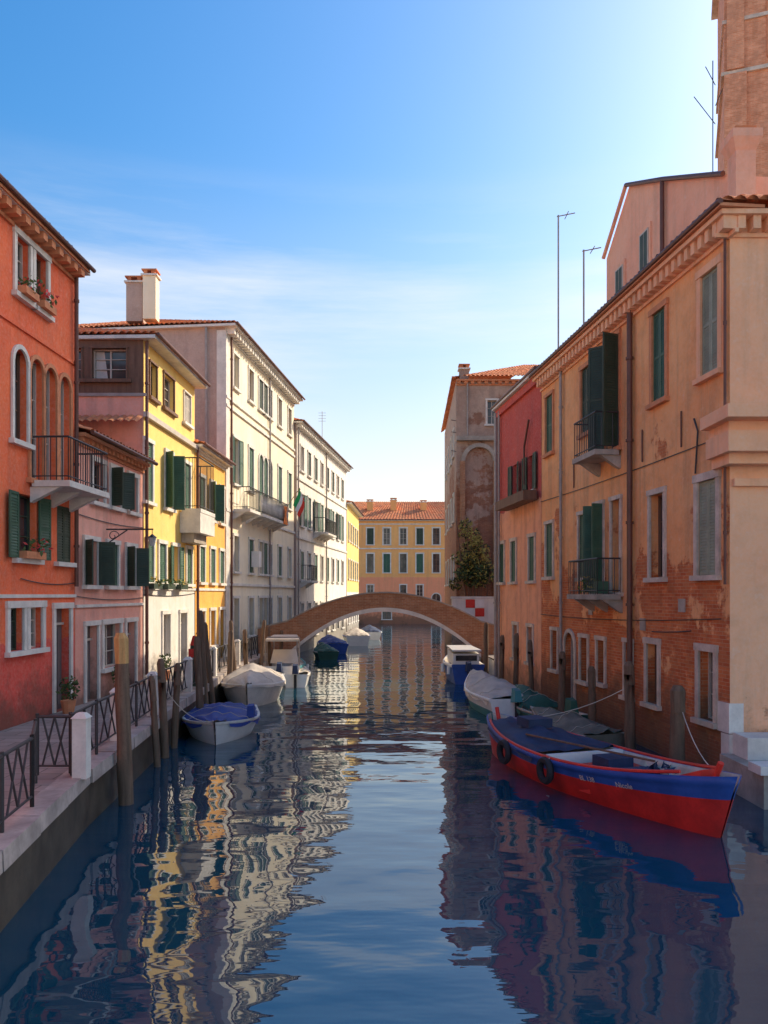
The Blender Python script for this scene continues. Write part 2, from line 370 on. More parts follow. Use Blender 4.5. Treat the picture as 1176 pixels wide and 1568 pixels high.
def body(B,W,s0,s1,z0,z1,d,mat,side=None):
    side=side or mat
    for a in (s0,s1): B.face('side_walls',side,[W.p(a,z0,0),W.p(a,z0,-d),W.p(a,z1,-d),W.p(a,z1,0)])
    B.face('side_walls',side,[W.p(s0,z0,-d),W.p(s1,z0,-d),W.p(s1,z1,-d),W.p(s0,z1,-d)])
def chimney(B,x,y,z0,z1,w=.6,mat='taupe',cap='flat'):
    B.box('chimney',mat,(x-w/2,y-w/2,z0),(x+w/2,y+w/2,z1))
    if cap=='flat':
        B.box('chimney','stone',(x-w/2-.08,y-w/2-.08,z1+.001),(x+w/2+.08,y+w/2+.08,z1+.08))
        for dx in (-1,1): B.box('chimney','tile',(x+dx*w*.3-.08,y-w/2,z1+.081),(x+dx*w*.3+.08,y+w/2,z1+.25))
        B.box('chimney','tile',(x-w/2-.05,y-w/2-.05,z1+.251),(x+w/2+.05,y+w/2+.05,z1+.31))
    else:
        a=[(x-w/2,y-w/2,z1),(x+w/2,y-w/2,z1),(x+w/2,y+w/2,z1),(x-w/2,y+w/2,z1)]; k=w*.75
        b=[(x-k,y-k,z1+.25),(x+k,y-k,z1+.25),(x+k,y+k,z1+.25),(x-k,y+k,z1+.25)]
        B.hexa('chimney',mat,a+b)
        B.box('chimney',mat,(x-k,y-k,z1+.251),(x+k,y+k,z1+.42)); B.box('chimney','tile',(x-k*.7,y-k*.7,z1+.421),(x+k*.7,y+k*.7,z1+.52))
def balcony(B,W,s0,s1,z,out=.8,h=1.0,slab='stone',corb=True):
    B.wb('balcony_slab',slab,W,s0,s1,z-.14,z,.07,out)
    if corb:
        n=max(2,int((s1-s0)/1.1)+1)
        for i in range(n):
            s=s0+.15+(s1-s0-.3)*i/(n-1)
            B.hexa('balcony_slab',slab,[W.p(s-.09,z-.5,.0),W.p(s+.09,z-.5,.0),W.p(s+.09,z-.42,.15),W.p(s-.09,z-.42,.15),W.p(s-.09,z-.142,.0),W.p(s+.09,z-.142,.0),W.p(s+.09,z-.142,out*.75),W.p(s-.09,z-.142,out*.75)])
    P=[W.p(s0+.04,z,.08),W.p(s0+.04,z,out-.05),W.p(s1-.04,z,out-.05),W.p(s1-.04,z,.08)]
    for a,b in zip(P[:-1],P[1:]):
        up=V((0,0,1))
        B.bar('balcony_rail','iron',a+up*h,b+up*h,.025,n=6); B.bar('balcony_rail','iron',a+up*.1,b+up*.1,.015,n=6)
        n=max(2,int((b-a).length/.13))
        for i in range(n+1):
            q=a.lerp(b,i/n); B.bar('balcony_rail','iron',q,q+up*h,.011,n=5,cap=False)
def pipe(B,W,s,z0,z1,o=.1,r=.055,mat='pipe'):
    B.bar('drainpipe',mat,W.p(s,z0,o),W.p(s,z1,o),r)
    z=z0+1
    while z<z1: B.bar('drainpipe',mat,W.p(s,z,o),W.p(s,z+.07,o),r*1.35); z+=2.1
def cable(B,W,s0,s1,z0,z1,o=.03,n=10,sag=.08):
    P=[W.p(s0+(s1-s0)*i/n,z0+(z1-z0)*i/n-sag*4*(i/n)*(1-i/n),o) for i in range(n+1)]
    B.path('wall_cable','iron',P,.012,5)

# ------------------------------------------------------------------ LEFT BANK
LX=lambda y:-8.84+.04*y
WL=Wall((LX(4),4),(LX(37.7),37.7),1)
def sY(y): return (y-4)/WL.d.y
G=.9
B=Obj('red_canal_house'); W=WL; a,b=sY(6),sY(21.1)
ops=[]
for px in (34,62,106): ops.append(op(W,px,.62 if px<100 else .8,10.45,11.75,'win',fb=(px<100),cur=True))
for px in (30,55,76,98): ops.append(op(W,px,.62,6.45 if px>40 else 7.2,9.25,'arch',sur=.10,ss='terr' if px>40 else 'stone',cur=(px<50)))
ops.append(op(W,40,.95,4.6,6.05,'win',sh='open',shm='green',fb=True,sur=0)); ops.append(op(W,98,.8,4.6,6.0,'win',sh='closed',shm='dgreen',sur=0))
ops.append(op(W,24,.62,2.55,3.5,'win',sur=.14)); ops.append(op(W,54,.62,2.55,3.5,'win',sur=.14)); ops.append(op(W,95,.85,G+.01,3.45,'door',sur=.13))
for yy in (8.5,11,13.5,15.9):
    s=sY(yy); ops+= [op(W,0,.7,10.45,11.75,s=s),op(W,0,.7,7.2,9.25,'arch',s=s),op(W,0,.9,4.6,6.05,s=s,sh='closed'),op(W,0,.7,2.4,3.5,s=s)]
facade(B,W,a,b,G,12.2,ops,'red'); body(B,W,a,b,G,12.2,9,'red')
B.wb('string_course','stone',W,a,b,3.72,3.80,-.02,.05); B.wb('string_course','red',W,a,b,9.7,9.78,-.02,.05)
cornice(B,W,a,b,12.2,'terr',step=.42,h=.28,o=.36); hip_roof(B,W,a,b,9,12.21,1.9)
balcony(B,W,W.st(44),W.st(112),6.4,out=.95,h=1.0)
pipe(B,W,b-.12,4,12); cable(B,W,W.st(30),b,4.15,4.1)
B.done()
B=Obj('pink_canal_house'); a,b=sY(21.13),sY(26.35)
ops=[op(W,139,.85,4.05,5.25,'win',sh='ajar',shm='dgreen'),op(W,172,.8,4.05,5.25,'win',sh='closed',shm='green'),op(W,200,.75,4.05,5.25,'win',sh='ajar',shm='dgreen'),
 op(W,150,.8,6.35,7.45,cur=True),op(W,177,.8,6.35,7.45,sh='ajar',shm='dgreen'),op(W,203,.75,6.35,7.45,cur=True),
 op(W,140,.8,G+.01,2.95,'door'),op(W,171,1.3,1.7,2.95,'win',sur=.13),op(W,200,.8,G+.01,2.95,'door')]
facade(B,W,a,b,G,8.0,ops,'pink'); body(B,W,a,b,G,8.0,8,'pink')
B.wb('string_course','stone',W,a,b,3.45,3.53,-.02,.05)
cornice(B,W,a,b,8.0,'terr',step=.3,h=.22,o=.22)
tile_roof(B,W.p(a,8.02,.4),W.p(b,8.02,.4),W.p(a,9.5,-4),W.p(b,9.5,-4)); tile_roof(B,W.p(a,8.02,-8.4),W.p(b,8.02,-8.4),W.p(a,9.5,-4),W.p(b,9.5,-4))
B.bar('gutter','pipe',W.p(a,8.0,.45),W.p(b,8.0,.45),.06)
s=W.st(163); zc=5.65
B.bar('lamp_bracket','iron',W.p(s,zc,.0),W.p(s,zc,1.35),.022); B.bar('lamp_bracket','iron',W.p(s,zc-.42,.0),W.p(s,zc-.02,.6),.018)
for k in range(14):
    t0=k*.5;t1=t0+.5; r0=.17-.01*k; r1=.17-.01*(k+1)
    B.bar('lamp_bracket','iron',W.p(s,zc-.19+r0*math.sin(t0),.2+r0*math.cos(t0)),W.p(s,zc-.19+r1*math.sin(t1),.2+r1*math.cos(t1)),.012,n=5)
B.bar('lantern','iron',W.p(s,zc-.01,1.32),W.p(s,zc-.2,1.32),.01); c=W.p(s,zc-.36,1.32)
B.bar('lantern','iron',c+V((0,0,.12)),c+V((0,0,.22)),.14,.02,6); B.bar('lantern','curt',c+V((0,0,-.12)),c+V((0,0,.119)),.06,.115,6)
cable(B,W,a,b,3.75,3.7); cable(B,W,a,b,5.9,5.95)
B.done()
B=Obj('yellow_canal_house'); a,b=sY(26.4),sY(32.5)
ops=[op(W,258,1.2,10.35,11.55,sur=.06,ss='brown',cur=True),op(W,286,.9,10.35,11.5,sh='closed',shm='frame',sur=.05),op(W,234,.7,10.35,11.5,sur=.06,ss='brown'),
 op(W,227,.75,6.85,8.8,'win',sh='closed'),op(W,258,.8,6.85,8.8,'win',sh='ajar'),op(W,286,.8,6.85,8.8,'win',sh='closed'),
 op(W,229,.7,4.2,5.55,sh='closed'),op(W,248,.75,4.2,5.55,sh='closed'),op(W,268,.75,4.2,5.55,sh='open'),op(W,289,.7,4.2,5.55,sh='closed'),
 op(W,224,.8,G+.01,3.1,'door'),op(W,254,.8,1.6,3.1,'win'),op(W,280,.85,G+.01,3.1,'door')]
facade(B,W,a,b,G,12.1,ops,'yellow')
B.face('side_walls','yellow',[W.p(b,G),W.p(b,G,-9),W.p(b,12.1,-9),W.p(b,12.1)]); B.face('side_walls','taupe',[W.p(a,G,-9),W.p(b,G,-9),W.p(b,12.1,-9),W.p(a,12.1,-9)])
WS=Wall((W.p(a,0).x-9,W.p(a,0).y),(W.p(a,0).x,W.p(a,0).y),1)
facade(B,WS,0,9,G,10.25,[],'pink')
facade(B,WS,0,9,10.25,12.1,[op(WS,0,1.1,10.75,11.75,s=7.9,sur=.05,ss='brown',cur=True),op(WS,0,1.0,10.75,11.75,s=6.5,sur=.05,ss='brown')],'brown')
B.wb('lead_flashing','gpipe',WS,0,9.1,10.2,10.3,.005,.06)
tile_roof(B,WS.p(0,9.2,.7),WS.p(9,9.2,.7),WS.p(0,9.55,.02),WS.p(9,9.55,.02))
B.wb('string_course','frame',W,a,b,9.55,9.72,-.02,.14); B.wb('string_course','stone',W,a,b,3.95,4.05,-.02,.05)
for s0 in (W.st(222),W.st(244),W.st(265)):
    B.wb('flower_boxes','dgreen',W,s0,s0+.9,3.98,4.16,.08,.3); clump(B,'flowers',W.p(s0+.45,4.2,.2),(.25,.5,.18),60,.06,['leaf','leafy','leaf'])
hip_roof(B,W,a,b,9,12.15,1.3,ov=.5); pipe(B,W,a+.05,1.2,12)
s0=W.st(275); s1=W.st(299); balcony(B,W,s0,s1,7.0,out=.8,h=1.9,corb=False)
B.wb('balcony_base','stone',W,s0,s1,6.1,6.86,.01,.78); B.wb('balcony_base','stoned',W,s0+.2,s1-.2,5.75,6.1,.01,.5)
cable(B,W,a,b,3.8,3.85)
B.done()
B=Obj('orange_canal_house'); a,b=sY(32.55),sY(37.6)
ops=[]
for px in (309,325,339):
    ops.append(op(W,px,.75,7.0,8.6,sh='closed' if px!=325 else 'ajar')); ops.append(op(W,px,.75,4.3,5.75,sh='closed'))
    ops.append(op(W,px,.8,G+.01 if px!=325 else 1.6,3.1,'door' if px!=325 else 'win'))
facade(B,W,a,b,G,9.75,ops,'orange'); body(B,W,a,b,G,9.75,9,'orange'); cornice(B,W,a,b,9.75,'stone',step=.3,h=.2,o=.2)
hip_roof(B,W,a,b,9,9.78,1.6); pipe(B,W,a+.06,1.2,9.7)
B.wb('string_course','stone',W,a,b,3.95,4.05,-.02,.05)
B.done()
W2=Wall((-7.33,37.7),(-5.74,52),1); W=W2; L=W.L
B=Obj('cream_palazzo'); ops=[]
cols=[361,384,399,406,413,428,443]
for i,px in enumerate(cols):
    ops.append(op(W,px,.85,13.7,15.3,sh='closed' if i in(2,3,4) else None,shm='dgreen',sur=.13,cur=i==0))
    ops.append(op(W,px,.85,8.0 if i in (2,3,4) else 9.1,11.3,'arch' if i in (2,3,4) else 'win',sh='closed' if i!=0 else 'open',sur=.13))
    ops.append(op(W,px,.8,4.9,6.6,sh='closed' if i%2 else None,shm='green'))
    ops.append(op(W,px,.85,1.7 if i%2 else G+.01,3.6,'win' if i%2 else 'door',sh=None))
facade(B,W,0,L,G,16.2,ops,'cream')
B.face('side_walls','cream',[W.p(L,G),W.p(L,G,-11),W.p(L,16.2,-11),W.p(L,16.2)]); B.face('side_walls','taupe',[W.p(0,G,-11),W.p(L,G,-11),W.p(L,16.2,-11),W.p(0,16.2,-11)])
B.face('side_walls','taupe',[W.p(0,G,0),W.p(0,G,-11),W.p(0,16.2,-11),W.p(0,16.2,0)])
for z in (12.5,12.9): B.wb('string_course','stone',W,0,L,z,z+.12,-.02,.09)
for z in (7.65,4.2): B.wb('string_course','stone',W,0,L,z,z+.13,-.02,.08)
B.wb('quoins','stone',W,-.03,.5,G,16,-.4,.05)
cornice(B,W,0,L,16.2,'stone',step=.45,h=.35,o=.45); hip_roof(B,W,0,L,11,16.25,2.2,ov=.6)
for px0,px1,z in ((355,372,7.85),(376,419,7.85)):
    s0,s1=W.st(px0),W.st(px1); balcony(B,W,s0,s1,z,out=.9,h=1.05,slab='stone')
s0,s1=W.st(376),W.st(419)
for i in range(22):
    q=W.p(s0+.1+(s1-s0-.2)*i/21,7.9,.8); B.bar('balusters','stone',q,q+V((0,0,.45)),.05,.09,6); B.bar('balusters','stone',q+V((0,0,.45)),q+V((0,0,.9)),.09,.05,6)
chimney(B,-11.7,38.6,16.6,18.4,.75,'taupe'); chimney(B,-10.9,38.2,16.6,18.6,.6,'cream')
pipe(B,W,.65,1.2,16); pipe(B,W,L*.55,1.2,16,mat='gpipe')
B.wb('shade_box','whitep',W,W.st(382),W.st(386),5.2,6.0,.1,.5)
B.bar('drainpipe','gpipe',(-8.2,37.62,9.9),(-8.2,37.62,16.1),.06)
B.done()
B=Obj('italian_flag'); s=W.st(420); q=W.p(s,8.9,.8); e=W.p(s,9.9,1.5); B.bar('pole','woodtop',q,e,.02)
for i,mm in enumerate(('fg','fw','fr')):
    rows=[]
    for j in range(7):
        z=j*.17
        rows.append([e+V((-.05+.05*math.sin(j*.9+k*2)+ (k+i*3)*.035 - j*.05,(k+i*3)*.02,-(z)-(k+i*3)*.09)) for k in range(4)])
    B.grid('cloth',mm,rows)
B.done()
B=Obj('orange_banner'); s=W.st(409)
B.grid('cloth','fo',[[W.p(s+k*.3,8.7-j*.25,.95+.05*math.sin(j+k)) for k in range(4)] for j in range(5)]); B.done()
W3=Wall((-5.6,52.2),(-3.3,71.5),1); W=W3; L=W.L; B=Obj('grey_white_palazzo'); ops=[]
for i in range(8):
    s=1.6+i*2.25
    ops+= [op(W,0,.95,11.9,13.5,s=s,sh='closed' if i%3 else None,shm='dgreen'),op(W,0,.95,8.3,10.4,s=s,sh='closed' if i%2 else 'open',shm='green'),op(W,0,.9,4.8,6.6,s=s,sh='closed' if i%2==0 else None),op(W,0,.95,1.0,3.2,'door' if i%3==0 else 'win',s=s)]
facade(B,W,0,L,-.5,14.8,ops,'white'); body(B,W,0,L,-.5,14.8,10,'white','taupe')
for z in (7.4,11.2): B.wb('string_course','stone',W,0,L,z,z+.14,-.02,.09)
cornice(B,W,0,L,14.8,'stone',step=.5,h=.3,o=.4); hip_roof(B,W,0,L,10,14.85,2,ov=.5)
balcony(B,W,5.2,9.5,8.2,.9); balcony(B,W,1,3,4.7,.8); pipe(B,W,L*.5,.5,14.6,mat='gpipe'); pipe(B,W,.15,.5,14.6,mat='gpipe')
B.bar('tv_aerial','gpipe',(-5.0,66,16),(-5.0,66,18.6),.02)
for k in range(4): B.bar('tv_aerial','gpipe',(-5.3,66,17.8+.22*k),(-4.7,66,17.8+.22*k),.012)
B.done()
W4=Wall((-3.25,71.6),(-2.6,84),1); W=W4; L=W.L; B=Obj('ochre_canal_house'); ops=[]
for i in range(5):
    s=1.4+i*2.3; ops+= [op(W,0,.9,8.6,10.2,s=s,sh='closed'),op(W,0,.9,5.2,6.9,s=s,sh='closed'),op(W,0,.9,1.2,3.2,s=s)]
facade(B,W,0,L,-.5,11.8,ops,'yellow'); body(B,W,0,L,-.5,11.8,9,'cream'); hip_roof(B,W,0,L,9,11.85,1.6,ov=.5)
chimney(B,-4,74,12.3,14,.6,'cream'); B.done()
for y in (19.9,23.4,27.6,31.4):
    B=Obj('potted_plant'); x=LX(y)+.35; B.bar('pot','terr',(x,y,G),(x,y,G+.32),.13,.19,10); clump(B,'foliage',(x,y,G+.6),(.26,.26,.32),120,.06,['leaf','leafd','leaf']); B.done()

# ------------------------------------------------------------------ FAR BUILDING
WF=Wall((-14,105),(22,105),1); W=WF; L=36; B=Obj('far_ochre_palazzo'); ops=[]
k0=W.st(567)
for i in range(-4,10):
    s=k0+i*2.12
    if s<.8: continue
    ops+= [op(W,0,.85,10.2,12.3,s=s,sh='closed' if i%3==0 else None,shm='dgreen',sur=.15),op(W,0,.85,6.6,9.0,s=s,sh='closed' if i%2 else None,shm='green',sur=.15),
           op(W,0,1.1,.6,3.9,'arch',s=s) if i%3==1 else op(W,0,.8,3.4,5.0,s=s,sur=.12)]
facade(B,W,0,L,-.5,13.3,ops,'peach'); body(B,W,0,L,-.5,13.3,12,'peach')
for z in (9.6,12.75): B.wb('string_course','stone',W,0,L,z,z+.15,-.02,.1)
hip_roof(B,W,0,L,12,13.35,3.0,ov=.5,rib=.4)
for px,h in ((603,1.7),(650,1.4),(566,1.5)): chimney(B,W.p(W.st(px),0).x,108,14.5,14.5+h,.8,'peach')
B.done()

# ------------------------------------------------------------------ RIGHT BANK
RX=lambda y:8.7-.11*y
WR=Wall((RX(16.3),16.3),(RX(28.7),28.7),-1); W=WR; L=W.L
B=Obj('salmon_brick_palazzo'); ops=[]
T0,T1=8.4,10.55; R_='surr'
ops+= [op(W,1088,.72,T0,T1,'win',sur=.15,sh='closed',shm='oshut',ss='salend'),op(W,1010,.7,T0,T1,'win',sh='closed',shm='green',sur=.13,ss='terr'),op(W,938,.95,7.75,10.75,'win',sh='ajar',shm='dgreen',sur=.12,ss='terr'),
 op(W,898,.75,T0+.2,T1,'win',sh='closed',shm='dgreen',sur=.12,ss='terr'),op(W,842,.75,T0+.2,T1,sh='closed',shm='green',sur=.1,ss='terr')]
ops+= [op(W,1084,.78,4.2,6.2,'win',sh='closed',shm='oshut',sur=.15,ss=R_),op(W,1007,.72,4.2,6.2,'win',sh=None,sur=.12,cur=True,ss=R_),op(W,944,.6,3.85,6.35,'win',sur=.1,sh=None,cur=True,ss=R_),op(W,918,.6,3.85,6.35,'win',sur=.1,sh='ajar',shm='green',ss=R_),
 op(W,893,.65,4.3,6.2,'win',sur=.1,sh='closed',shm='green',ss=R_),op(W,842,.75,4.4,6.2,sh='closed',shm='green',sur=.1,ss=R_)]
ops+= [op(W,1083,.62,1.15,2.6,'win',sur=.14,ss=R_),op(W,1000,.6,1.15,2.6,sur=.13,ss=R_),op(W,963,.42,1.15,2.55,sur=.1,ss=R_),op(W,921,.55,1.3,2.5,sur=.11,ss=R_),op(W,895,.6,1.2,2.5,sur=.11,ss=R_),op(W,873,.9,.3,2.6,'arch',sur=.12,ss=R_),op(W,850,.6,1.3,2.6,sur=.1,ss=R_)]
facade(B,W,0,L,-.5,11.3,ops,'sal',depth=.24)
WE=Wall((RX(16.3),16.3),(RX(16.3)+14,16.3),1); WE.n=V((0,-1,0))
facade(B,WE,0,14,-.5,11.3,[op(WE,0,.9,T0,T1,s=3.2),op(WE,0,.9,4.2,6.2,s=3.2),op(WE,0,.9,T0,T1,s=6.6),op(WE,0,.9,4.2,6.2,s=6.6)],'salend')
B.face('side_walls','sal',[W.p(L,-.5),W.p(L,-.5,-12),W.p(L,11.3,-12),W.p(L,11.3)]); B.face('side_walls','sal',[W.p(0,-.5,-12),W.p(L,-.5,-12),W.p(L,11.3,-12),W.p(0,11.3,-12)])
cornice(B,W,-.3,L,11.35,'salend',step=.3,h=.36,o=.3); cornice(B,WE,-.3,14,11.352,'salend',step=.3,h=.36,o=.3)
B.wb('cornice','terr',W,-.4,L,11.36,11.42,-.5,.42)
B.bar('gutter','pipe',W.p(-.4,11.45,.42),W.p(L,11.45,.42),.06)
tile_roof(B,W.p(-.4,11.45,.4),W.p(L,11.45,.4),W.p(2,13.0,-6),W.p(L,13.0,-6)); tile_roof(B,W.p(-.4,11.45,.4),WE.p(14,11.45,.4),W.p(2,13,-6),WE.p(14,13,-2))
for i in range(2): B.wb('quoins','stone',W,-.03,.42 if i else .28,.4+i*.62,1.0+i*.62,-.3,.035)
for z0,z1,o in ((6.35,6.55,.18),(6.551,6.95,.30),(6.951,7.15,.24),(7.151,7.4,.42)):
    B.box('corner_balcony','salend',(6.9-o,16.3-o*2.2,z0),(13,16.27,z1)); B.box('corner_balcony','salend',(6.9-o,16.271,z0),(6.88,16.75,z1))
B.box('string_course','salend',(6.95,16.18,5.95),(20,16.295,6.1))
balcony(B,W,W.st(952),W.st(915),7.65,out=.75,h=1.0,slab='stoned'); balcony(B,W,W.st(955),W.st(906),3.8,out=.75,h=.95,slab='stoned')
clump(B,'balcony_plants',W.p(W.st(930),4.05,.55),(.3,.5,.25),120,.06,['leaf','leaf','leafy'])
B.wb('balcony_box','green',W,W.st(948),W.st(935),3.82,4.15,.3,.6)
pipe(B,W,W.st(971),.4,11.3,.12,.075); pipe(B,W,W.st(868)+.3,.4,11.3,.1,.05,'gpipe'); pipe(B,W,W.st(1122)+.15,4,11.3,.08,.03)
B.path('loose_cable','iron',[W.p(W.st(1068),6.4,.05),W.p(W.st(1072),7.3,.05),W.p(W.st(1066),7.6,.05)],.02)
cable(B,W,.3,L,3.3,3.1,sag=.1); cable(B,W,.3,L,7.0,7.05,sag=.05); cable(B,W,W.st(1000),W.st(1060),2.9,3.0,sag=.02)
for px,z in ((1045,3.4),(985,2.9),(905,3.2)): B.wb('vents','stoned',W,W.st(px)-.15,W.st(px)+.15,z,z+.3,.004,.03)
for px in (1045,985,880,858): B.bar('iron_ties','pipe',W.p(W.st(px),7.1,.03),W.p(W.st(px),7.9,.03),.02)
off=-.9
def G2(y,z,o=off): return W.p((y-16.3)/W.d.y,z,o)
gw=[G2(18.0,11.4),G2(25.0,11.4),G2(25.0,14.1),G2(23.3,15.5),G2(21.0,14.5),G2(18.0,13.1)]
back=[p+V((6,0.6,0)) for p in gw]
B.face('attic_wall','gable',gw); B.face('attic_wall','gable',back)
for i,(p,q) in enumerate(zip(gw,gw[1:]+gw[:1])):
    q2=q+V((6,.6,0)); p2=p+V((6,.6,0))
    B.face('attic_wall' if i in(1,5) else 'attic_roof','gable' if i in(1,5) else 'tile',[p,q,q2,p2])
    if i in (2,3,4): B.bar('attic_gutter','pipe' if i>2 else 'gable',p+V((-.1,0,.03)),q+V((-.1,0,.03)),.06)
WG=Fr(W.p0+W.n*off,W.d,W.n)
for yy,z0,z1 in ((23.9,12.2,13.4),(22.2,12.5,13.7)):
    s=(yy-16.3)/W.d.y
    B.wb('attic_windows','gable',WG,s-.38,s+.38,z0-.12,z1+.12,.0,.05); B.wb('attic_windows','frame',WG,s-.28,s+.28,z0,z1,.051,.07); B.wb('attic_windows','dgreen',WG,s-.22,s-.02,z0+.05,z1-.05,.071,.078); B.wb('attic_windows','dgreen',WG,s+.02,s+.22,z0+.05,z1-.05,.071,.078)
B.bar('drainpipe','pipe',G2(21.0,14.5,off+.1),G2(21.0,11.4,off+.1),.06)
chimney(B,7.62,17.4,11.4,13.15,.42,'gable','flare')
B.wb('terrace_wall','gable',WG,-.2,1.5,11.42,12.0,-.5,-.2)
B.done()
def aerial(x,y,z0,z1,arm):
    A=Obj('roof_aerial'); A.bar('mast','gpipe',(x,y,z0),(x,y,z1),.03); A.bar('arm','gpipe',(x-.05,y,z1-.05),(x+arm,y,z1+.08),.02)
    A.bar('arm','gpipe',(x+arm*.5,y-.3,z1),(x+arm*.5,y+.3,z1),.015); A.done()
aerial(6.3,29.5,11.3,17.5,.6); aerial(6.9,28.2,11.3,15.7,.6)
WR2=Wall((RX(28.75),28.75),(RX(34.9),34.9),-1); W=WR2; L=W.L; B=Obj('oxblood_canal_house'); ops=[]
ops+= [op(W,0,.8,7.6,8.9,s=1.2,sh='open',shm='dgreen',sur=0),op(W,0,.8,7.6,8.9,s=3.3,sh='open',shm='dgreen',sur=0),op(W,0,.7,4.3,5.9,s=3.6,sh='closed',ss=R_),op(W,0,.7,4.3,5.9,s=1.1,sh='closed',ss=R_),op(W,0,.6,1.3,2.6,s=3.3,ss=R_),op(W,0,.6,1.3,2.6,s=1.3,ss=R_),op(W,0,.7,4.3,5.9,s=5.4,sh='closed',ss=R_)]
facade(B,W,0,L,-.5,11.6,ops,'dred'); body(B,W,0,L,-.5,11.6,9,'dred')
B.wb('cornice','dred',W,0,L,11.3,11.6,-.02,.12); B.wb('cornice','stone',W,0,L,11.62,11.75,-.5,.25); B.wb('planter_boxes','brown',W,.2,4.2,7.15,7.5,.1,.6)
hip_roof(B,W,0,L,9,11.76,1.2,ov=.2); pipe(B,W,L-.15,.3,11.5,.12,.08,'gpipe'); pipe(B,W,L-.6,.3,11.5,.1,.05,'gpipe')
B.path('vent_pipe','pipe',[W.p(1.8,7.9,.1),W.p(1.8,9.3,.1),W.p(1.2,10.2,.1)],.04)
B.done()
WG1=Wall((4.25,48),(18,48),1); W=WG1; B=Obj('weathered_brick_house')
ops=[op(W,755,.55,13.8,15.2,s=2.1,sur=.1),op(W,0,.6,9.6,11,s=6),op(W,0,.6,9.6,11,s=9)]
facade(B,W,0,13.7,G-.2,16.4,ops,'greyb')
Wc=Wall((4.25,48),(4.75,64),-1)
facade(B,Wc,0,16,-.5,16.4,[op(Wc,0,.9,z,z+1.6,s=s,sh='closed') for s in (2.5,5.5,9,12.5) for z in (4.5,8.3,12.3)],'greyb')
B.face('side_walls','greyb',[(4.75,64,-.5),(18,64,-.5),(18,64,16.4),(4.75,64,16.4)])
s0,s1=.35,2.3; r=(s1-s0)/2; cz=11.6
for i in range(12):
    t0,t1=math.pi*i/12,math.pi*(i+1)/12
    f=lambda t,k:W.p(s0+r-r*k*math.cos(t),cz+r*k*math.sin(t),.0)
    c=[f(t0,.84),f(t1,.84),f(t1,1.08),f(t0,1.08)]; n=V((0,-.3,0)); B.hexa('blind_arch','stoned',[p+n*.02 for p in c]+[p+n for p in c])
for s in (s0,s1): B.wb('blind_arch','bridge',W,s-.14,s+.14,G,cz,.003,.3)
B.wb('blind_arch','stoned',W,s0-.35,s1+.3,12.8,13.05,.003,.38)
cornice(B,W,0,13.7,16.4,'terr',step=.4,h=.25,o=.2)
tile_roof(B,(4.6,47.6,16.5),(18.2,47.6,16.5),(9.5,55,19.2),(18.2,55,19.2)); tile_roof(B,(4.0,47.6,16.45),(4.5,64,16.45),(9.5,55,19.2),(9.5,56,19.2))
chimney(B,4.75,48.5,16.4,17.1,.55,'greyb'); B.bar('drainpipe','gpipe',(4.9,47.9,13.1),(4.9,47.9,16.2),.05)
for z in (12.2,13.3,14): B.bar('wire_bracket','iron',(4.25,48,z),(3.95,48,z+.05),.02)
B.done()
B=Obj('brick_bell_tower'); W=Wall((15.0,36),(15.0+6.58,36-2.4),1)
facade(B,W,0,7,.8,34,[op(W,0,1.4,27.2,31.0,'arch',s=2.6,sur=.2,ss='terr'),op(W,0,1.4,27.2,31.0,'arch',s=5.3,sur=.2,ss='terr')],'tower',depth=.7); body(B,W,0,7,.8,34,7,'tower')
for z,o in ((26.6,.12),(28.9,.08),(34,.3)): B.wb('bands','surr',W,-o,7+o,z,z+.16,-7-o,o)
B.wb('pilaster','tower',W,.0,.9,.8,26.58,.002,.2); B.wb('pilaster','tower',W,.1,.8,26.78,33.9,.09,.2)
cr=[W.p(-.2,34.2,.2),W.p(7.2,34.2,.2),W.p(7.2,34.2,-7.2),W.p(-.2,34.2,-7.2)]; ap=W.p(3.5,42,-3.5)
for i in range(4): B.face('spire','tile',[cr[i],cr[(i+1)%4],ap])
B.done()
A=Obj('roof_aerial'); A.bar('mast','iron',(14.3,35.5,22),(14.3,35.5,27.0),.025)
for z,a0 in ((24.6,-.9),(25.4,.35),(26.3,-.4)): A.bar('element','iron',(14.3+a0,35.3,z+abs(a0)*.8),(14.3+.15,35.6,z-.3),.018)
A.done()
B=Obj('landing_wall'); B.box('wall','white',(3.75,45.0,G),(6.2,45.3,3.55)); B.box('coping','stone',(3.7,44.95,3.552),(6.25,45.35,3.68)); B.done()
B=Obj('red_white_notice_boards')
for i in range(2):
    for j in range(3):
        B.box('panel','redp' if (i+j)%2==0 else 'whitep',(4.5+i*.52,44.93,2.1+j*.48),(5.0+i*.52,44.97,2.55+j*.48))
B.done()
B=Obj('climbing_shrub')
for k in range(16):
    a=random.uniform(-1,1); B.bar('branches','brown',(5.2+a*.3,46.2,1),(5.1+a*1.3,46.2+random.uniform(-.4,.4),6.2+random.uniform(-1,2.4)),.05,.012,5)
for k in range(36):
    z=4.3+abs(random.gauss(0,1.6)); w_=max(.3,1.3-(z-4)*.2)
    clump(B,'foliage',(5.1+random.uniform(-w_,w_),46.2+random.uniform(-.5,.5),z),(.42,.42,.42),95,.10,['leafd','leafd','leaf','leafy'] if z<5.6 else ['leafd','leafy','leafy'])
B.done()

